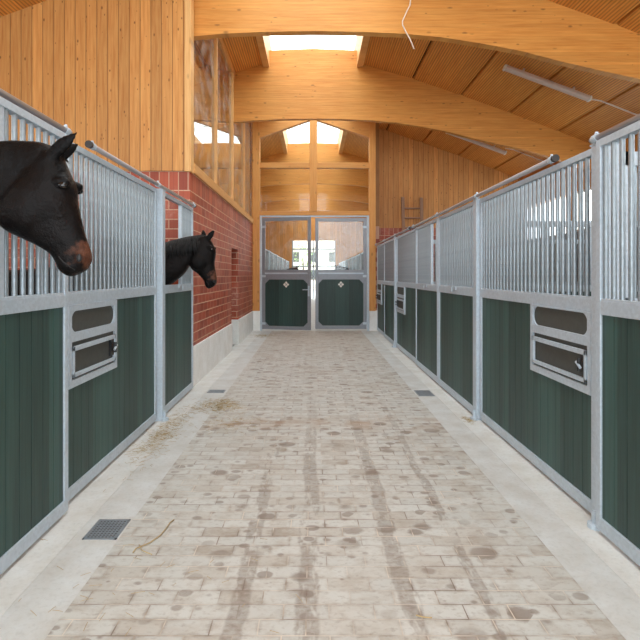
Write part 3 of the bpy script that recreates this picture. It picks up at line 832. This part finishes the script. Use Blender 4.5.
# ------------------------------------------------------------------ horses
def catmull(rows, sub):
    out = []
    n = len(rows)
    for i in range(n-1):
        p0, p1, p2, p3 = rows[max(i-1, 0)], rows[i], rows[i+1], rows[min(i+2, n-1)]
        for k in range(sub):
            t = k/sub
            out.append([.5*((2*b)+(-a+c)*t+(2*a-5*b+4*c-d)*t*t+(-a+3*b-3*c+d)*t**3) for a, b, c, d in zip(p0, p1, p2, p3)])
    out.append(list(rows[-1])); return out
def rings_from(rows, sub, y0, n=28, e=.85):
    """rows: (ax, az, bx, bz, half_width, y shift) : a and b are the two outline points in the x-z plane"""
    R = []
    for ax, az, bx, bz, w, ys in catmull(rows, sub):
        c = Vector(((ax+bx)/2, y0+ys, (az+bz)/2)); d = Vector(((ax-bx)/2, 0, (az-bz)/2))
        ring = []
        for k in range(n):
            t = 2*math.pi*k/n; ct, st_ = math.cos(t), math.sin(t)
            ct = math.copysign(abs(ct)**e, ct); st_ = math.copysign(abs(st_)**e, st_)
            ring.append(c+d*ct+Vector((0, w*st_*(1-.12*ct), 0)))
        R.append(ring)
    return R
def horse(y, head, neck, ears, eye, muz_c, jowl, label, mane_side=True, nostril=None, mouth=None, coat=(.0022, .0017, .0018), patch=srgb(104, 66, 50), xrump=-4.2, mane_n=90, mane_len=.14, scale=1.0):
    k = y/F
    px = lambda p: ((p[0]-VU)*k, H+(VV-p[1])*k)
    root = thing('horse', (-2.9, y, 0), label, 'horse', 'horses looking out of their stalls')
    org = Vector((-2.9, y, 0))
    b = MB()
    rows = [(*px(a), *px(c), w, ys) for a, c, w, ys in head]
    b.loft(rings_from(rows, 4, y))
    rows = [(*px(a), *px(c), w, ys) for a, c, w, ys in neck]
    ax, az, bx, bz, w, ys = rows[-1]
    # torso in metres, continuing the neck
    rows += [(-2.50, 1.60, -2.36, 1.00, .20, 0), (-2.72, 1.60, -2.70, .90, .25, 0), (-3.1, 1.55, -3.1, .86, .29, 0), (-3.5, 1.54, -3.5, .90, .29, 0),
             (-3.85, 1.58, -3.82, .98, .26, 0), (xrump+.06, 1.48, xrump+.05, 1.05, .18, 0), (xrump, 1.36, xrump, 1.2, .06, 0)]
    b.loft(rings_from(rows, 4, y))
    for sy in (-.13, .13):
        b.tube([(-2.58, y+sy, 1.2), (-2.55, y+sy, .92), (-2.55, y+sy, .56), (-2.55, y+sy, .50), (-2.56, y+sy, .20), (-2.55, y+sy, .15), (-2.50, y+sy, .055)], [.13, .085, .05, .052, .034, .042, .036], 12)
        b.tube([(-3.92, y+sy, 1.25), (-3.86, y+sy, .95), (-3.96, y+sy, .66), (-4.06, y+sy, .54), (-4.03, y+sy, .22), (-4.02, y+sy, .16), (-3.97, y+sy, .055)], [.17, .13, .065, .052, .036, .043, .036], 12)
    # ears: cupped leaf shapes
    for (base, tip, bw, ys, yt) in ears:
        B = Vector((px(base)[0], y+ys, px(base)[1])); T = Vector((px(tip)[0], y+yt, px(tip)[1]))
        d = (T-B); L = d.length; d.normalize(); sidev = d.cross(Vector((0, 1, 0))).normalized(); nn = sidev.cross(d).normalized()
        rr = []
        for t, w in ((-.25, .8), (0, .95), (.2, 1.05), (.4, 1.0), (.6, .82), (.8, .5), (.93, .25), (1.0, .08)):
            c = B+d*(L*t)+sidev*(.0)
            rr.append([c+sidev*(bw*w*math.cos(a))+nn*(bw*.42*w*math.sin(a)) for a in [2*math.pi*q/12 for q in range(12)]])
        b.loft(rr)
    # brow ridges and nostril rims
    ex, ez = px(eye)
    for sy in (-1, 1):
        b.ball((ex-.006, y+sy*.066, ez+.010), (.042, .024, .026))
    if nostril:
        nx, nz = px(nostril)
        for sy in (-1, 1): b.ball((nx, y+sy*.038, nz), (.028, .018, .034))
    qx, qz = px(jowl)
    for sy in (-1, 1): b.ball((qx, y+sy*.075, qz), (.085, .042, .095))
    # facial crest and jaw edge
    cx_, cz_ = px(eye)
    mx_, mz_ = px(muz_c)
    for sy in (-1, 1):
        b.tube([(cx_-.05, y+sy*.084, cz_-.06), (cx_*.6+mx_*.4-.045, y+sy*.068, cz_*.6+mz_*.4), (cx_*.35+mx_*.65-.04, y+sy*.050, cz_*.35+mz_*.65)], [.012, .011, .006], 8)
    body = b.build('body', None or mat_coat('dark_bay_coat', coat, tuple(Vector((px(muz_c)[0], y, px(muz_c)[1]))-org), patch, .085*scale), root, loc=(0, 0, 0))
    for v in body.data.vertices: v.co -= org
    rm = body.modifiers.new('skin', 'REMESH'); rm.mode = 'VOXEL'; rm.voxel_size = .010; rm.use_smooth_shade = True
    smd = body.modifiers.new('smooth', 'SMOOTH'); smd.factor = .5; smd.iterations = 5
    # eyes
    for sy in (-1, 1):
        e = MB().ball((ex+.004-org.x, sy*.080, ez-.006), (.020, .012, .016)).build('eye', M['eye'], root, smooth=True)
    if nostril:
        for sy in (-1, 1):
            MB().ball((nx+.006-org.x, sy*.053, nz-.002), (.013, .008, .020), 12, 8).build('nostril', M['hair'], root, smooth=True)
    if mouth:
        pts = [Vector((px(p)[0]-org.x, -w, px(p)[1])) for p, w in mouth]
        MB().tube(pts, .0035, 6).build('mouth_line', M['hair'], root)
    # hooves
    for hx in (-2.49, -3.96):
        for sy in (-.13, .13):
            MB().tube([(hx-org.x, sy, .075), (hx+.012-org.x, sy, .0)], [.045, .066], 14).build('hoof', M['hoof'], root)
    # tail
    t = MB()
    for i in range(60):
        a = random.uniform(-1, 1)*.05; c = random.uniform(-1, 1)*.04
        t.tube([(xrump+.04-org.x, a*.3, 1.38), (xrump-.06+c*.3-org.x, a*.8, 1.2), (xrump-.1+c-org.x, a*1.3, .85), (xrump-.08+c-org.x, a, .5)], [.012, .012, .01, .003], 4)
    t.build('tail', M['hair'], root)
    # mane: tapered strands from the crest down the near side
    cr = catmull([(*px(a), w) for a, c, w, ys in neck[:]] , 8)
    mb = MB()
    for i in range(mane_n):
        f = (i+random.random())/mane_n*(len(cr)-1)*.96
        j = int(f); q = f-j
        x = cr[j][0]*(1-q)+cr[j+1][0]*q; z = cr[j][1]*(1-q)+cr[j+1][1]*q; w = cr[j][2]
        L = mane_len*random.uniform(.6, 1.1); sw = random.uniform(-.025, .03)
        sgn = -1 if mane_side else 1
        lift = random.uniform(.000, .005)
        pts = [Vector((x-org.x, 0, z-.010)), Vector((x-org.x+sw*.1, sgn*.020, z+lift*.6)), Vector((x-org.x+sw*.4, sgn*w*.72, z-L*.25)), Vector((x-org.x+sw, sgn*(w*1.0+.008), z-L*.62)), Vector((x-org.x+sw*1.5, sgn*(w*1.08+.012), z-L))]
        mb.tube(pts, [.004, .0055, .005, .004, .0012], 4)
    mb.build('mane', M['hair'], root, smooth=True)
    return root

h1 = horse(2.37,
    head=[((60,150),(36,166),.055,0), ((65,162),(20,184),.078,0), ((71,176),(5,203),.1,0), ((76,188),(0,220),.108,0), ((76.5,200),(8,231),.104,0), ((79.5,213),(26,240),.078,0),
          ((83,228),(42,248),.064,0), ((87,241),(52,255),.055,0), ((91,253),(57,263),.056,0), ((91,262),(60,270),.053,0), ((86,270),(66,275),.040,0), ((80,273.5),(71,277),.02,0)],
    neck=[((56,152),(40,170),.04,0), ((50,147),(22,196),.060,0), ((38,142.5),(6,214),.068,0), ((20,141),(-14,226),.078,0), ((0,141.5),(-38,236),.10,0), ((-40,150),(-78,258),.11,0), ((-95,178),(-118,305),.14,0), ((-150,214),(-150,350),.17,0)],
    ears=[((59,155),(82.5,135),.036,-.045,-.05), ((56,154),(74,140),.032,.045,.05)],
    eye=(70.0,187), muz_c=(86,254), jowl=(32,212), nostril=(83,258),
    mouth=[((79,270),.040), ((74,266),.052), ((69,262),.058), ((65,257),.060)],
    label='large dark bay horse nearest the camera, head out over the left stall door', mane_side=False, mane_n=320, mane_len=.05)
h2 = horse(5.72,
    head=[((207.5,235),(197,240),.055,0), ((211,240),(192.5,248),.078,0), ((214,246),(190,257),.092,0), ((216,251),(189.5,264),.098,0), ((215.5,257),(192,269.5),.09,0), ((214.6,263),(197,273),.077,0),
          ((215.3,269),(201,277),.064,0), ((216.4,275),(204,281),.056,0), ((217,280),(205,285),.054,0), ((216,284),(206.5,287.5),.05,0), ((213.5,287),(208.5,289),.03,0)],
    neck=[((206,236),(197,243),.04,0), ((202,235.3),(193,254),.06,0), ((195,236.3),(189,266),.08,0), ((187,237.5),(184,274),.09,0), ((178,239.5),(176,281),.10,0), ((166,243),(162,291),.12,0), ((150,250),(146,304),.16,0)],
    ears=[((209.5,238.5),(215.8,229.5),.034,-.05,-.055), ((203,236.5),(201.5,228.5),.032,.05,.075)],
    eye=(212.4,249.3), muz_c=(214.5,277), jowl=(200,262), nostril=(214.5,281),
    mouth=[((212,287),.04), ((209.5,284.5),.05), ((207.5,281),.055)],
    label='dark bay horse with tan muzzle leaning out beside the red brick wall', mane_side=True, mane_n=260, mane_len=.2)
h3 = copy_tree(h2); h3.location = (-2.6, 28.4, 0); h3['label'] = 'tiny distant brown horse, left row beyond the glazed doors'
h4 = copy_tree(h2); h4.location = (2.85, 24.55, 0); h4.rotation_euler.z = math.pi; h4['label'] = 'tiny distant brown horse, right row beyond the glazed doors'

# ------------------------------------------------------------------ light
w = bpy.data.worlds.new('sky'); sc.world = w; w.use_nodes = True
bg = w.node_tree.nodes['Background']; bg.inputs[0].default_value = (.87, .945, 1.0, 1); bg.inputs[1].default_value = 1.0
def portal(loc, sx, sy, rot):
    l = bpy.data.lights.new('sky_portal', 'AREA'); l.shape = 'RECTANGLE'; l.size = sx; l.size_y = sy; l.cycles.is_portal = True
    o = bpy.data.objects.new('sky_portal', l); C.objects.link(o); o.location = loc; o.rotation_euler = rot
portal((0, (Y_BACK+Y_FAR)/2, 6.65), 2.1, Y_FAR-Y_BACK, (0, 0, 0))
for s_ in (-1, 1): portal((s_*6.0, 14, 2.9), .95, 34, (0, math.radians(90*s_), 0))
portal((0, Y_BACK-.05, 3.0), 12.4, 6.4, (math.radians(90), 0, 0))

cam = bpy.data.cameras.new('camera'); co = bpy.data.objects.new('camera', cam); C.objects.link(co)
co.location = (0, 0, H); co.rotation_euler = (math.radians(90), 0, 0)
cam.sensor_width = 36; cam.lens = 36*F/640; cam.shift_x = (320-VU)/640; cam.shift_y = -(320-VV)/640
cam.clip_start = .05; cam.clip_end = 300
sc.camera = co
sc.view_settings.view_transform = 'Standard'; sc.view_settings.look = 'None'; sc.view_settings.gamma = 1
sc.view_settings.exposure = 2.55; sc.view_settings.use_curve_mapping = False
sc.cycles.use_denoising = True
sc.cycles.max_bounces = 16; sc.cycles.diffuse_bounces = 12; sc.cycles.transparent_max_bounces = 24
sc.cycles.sample_clamp_indirect = 6
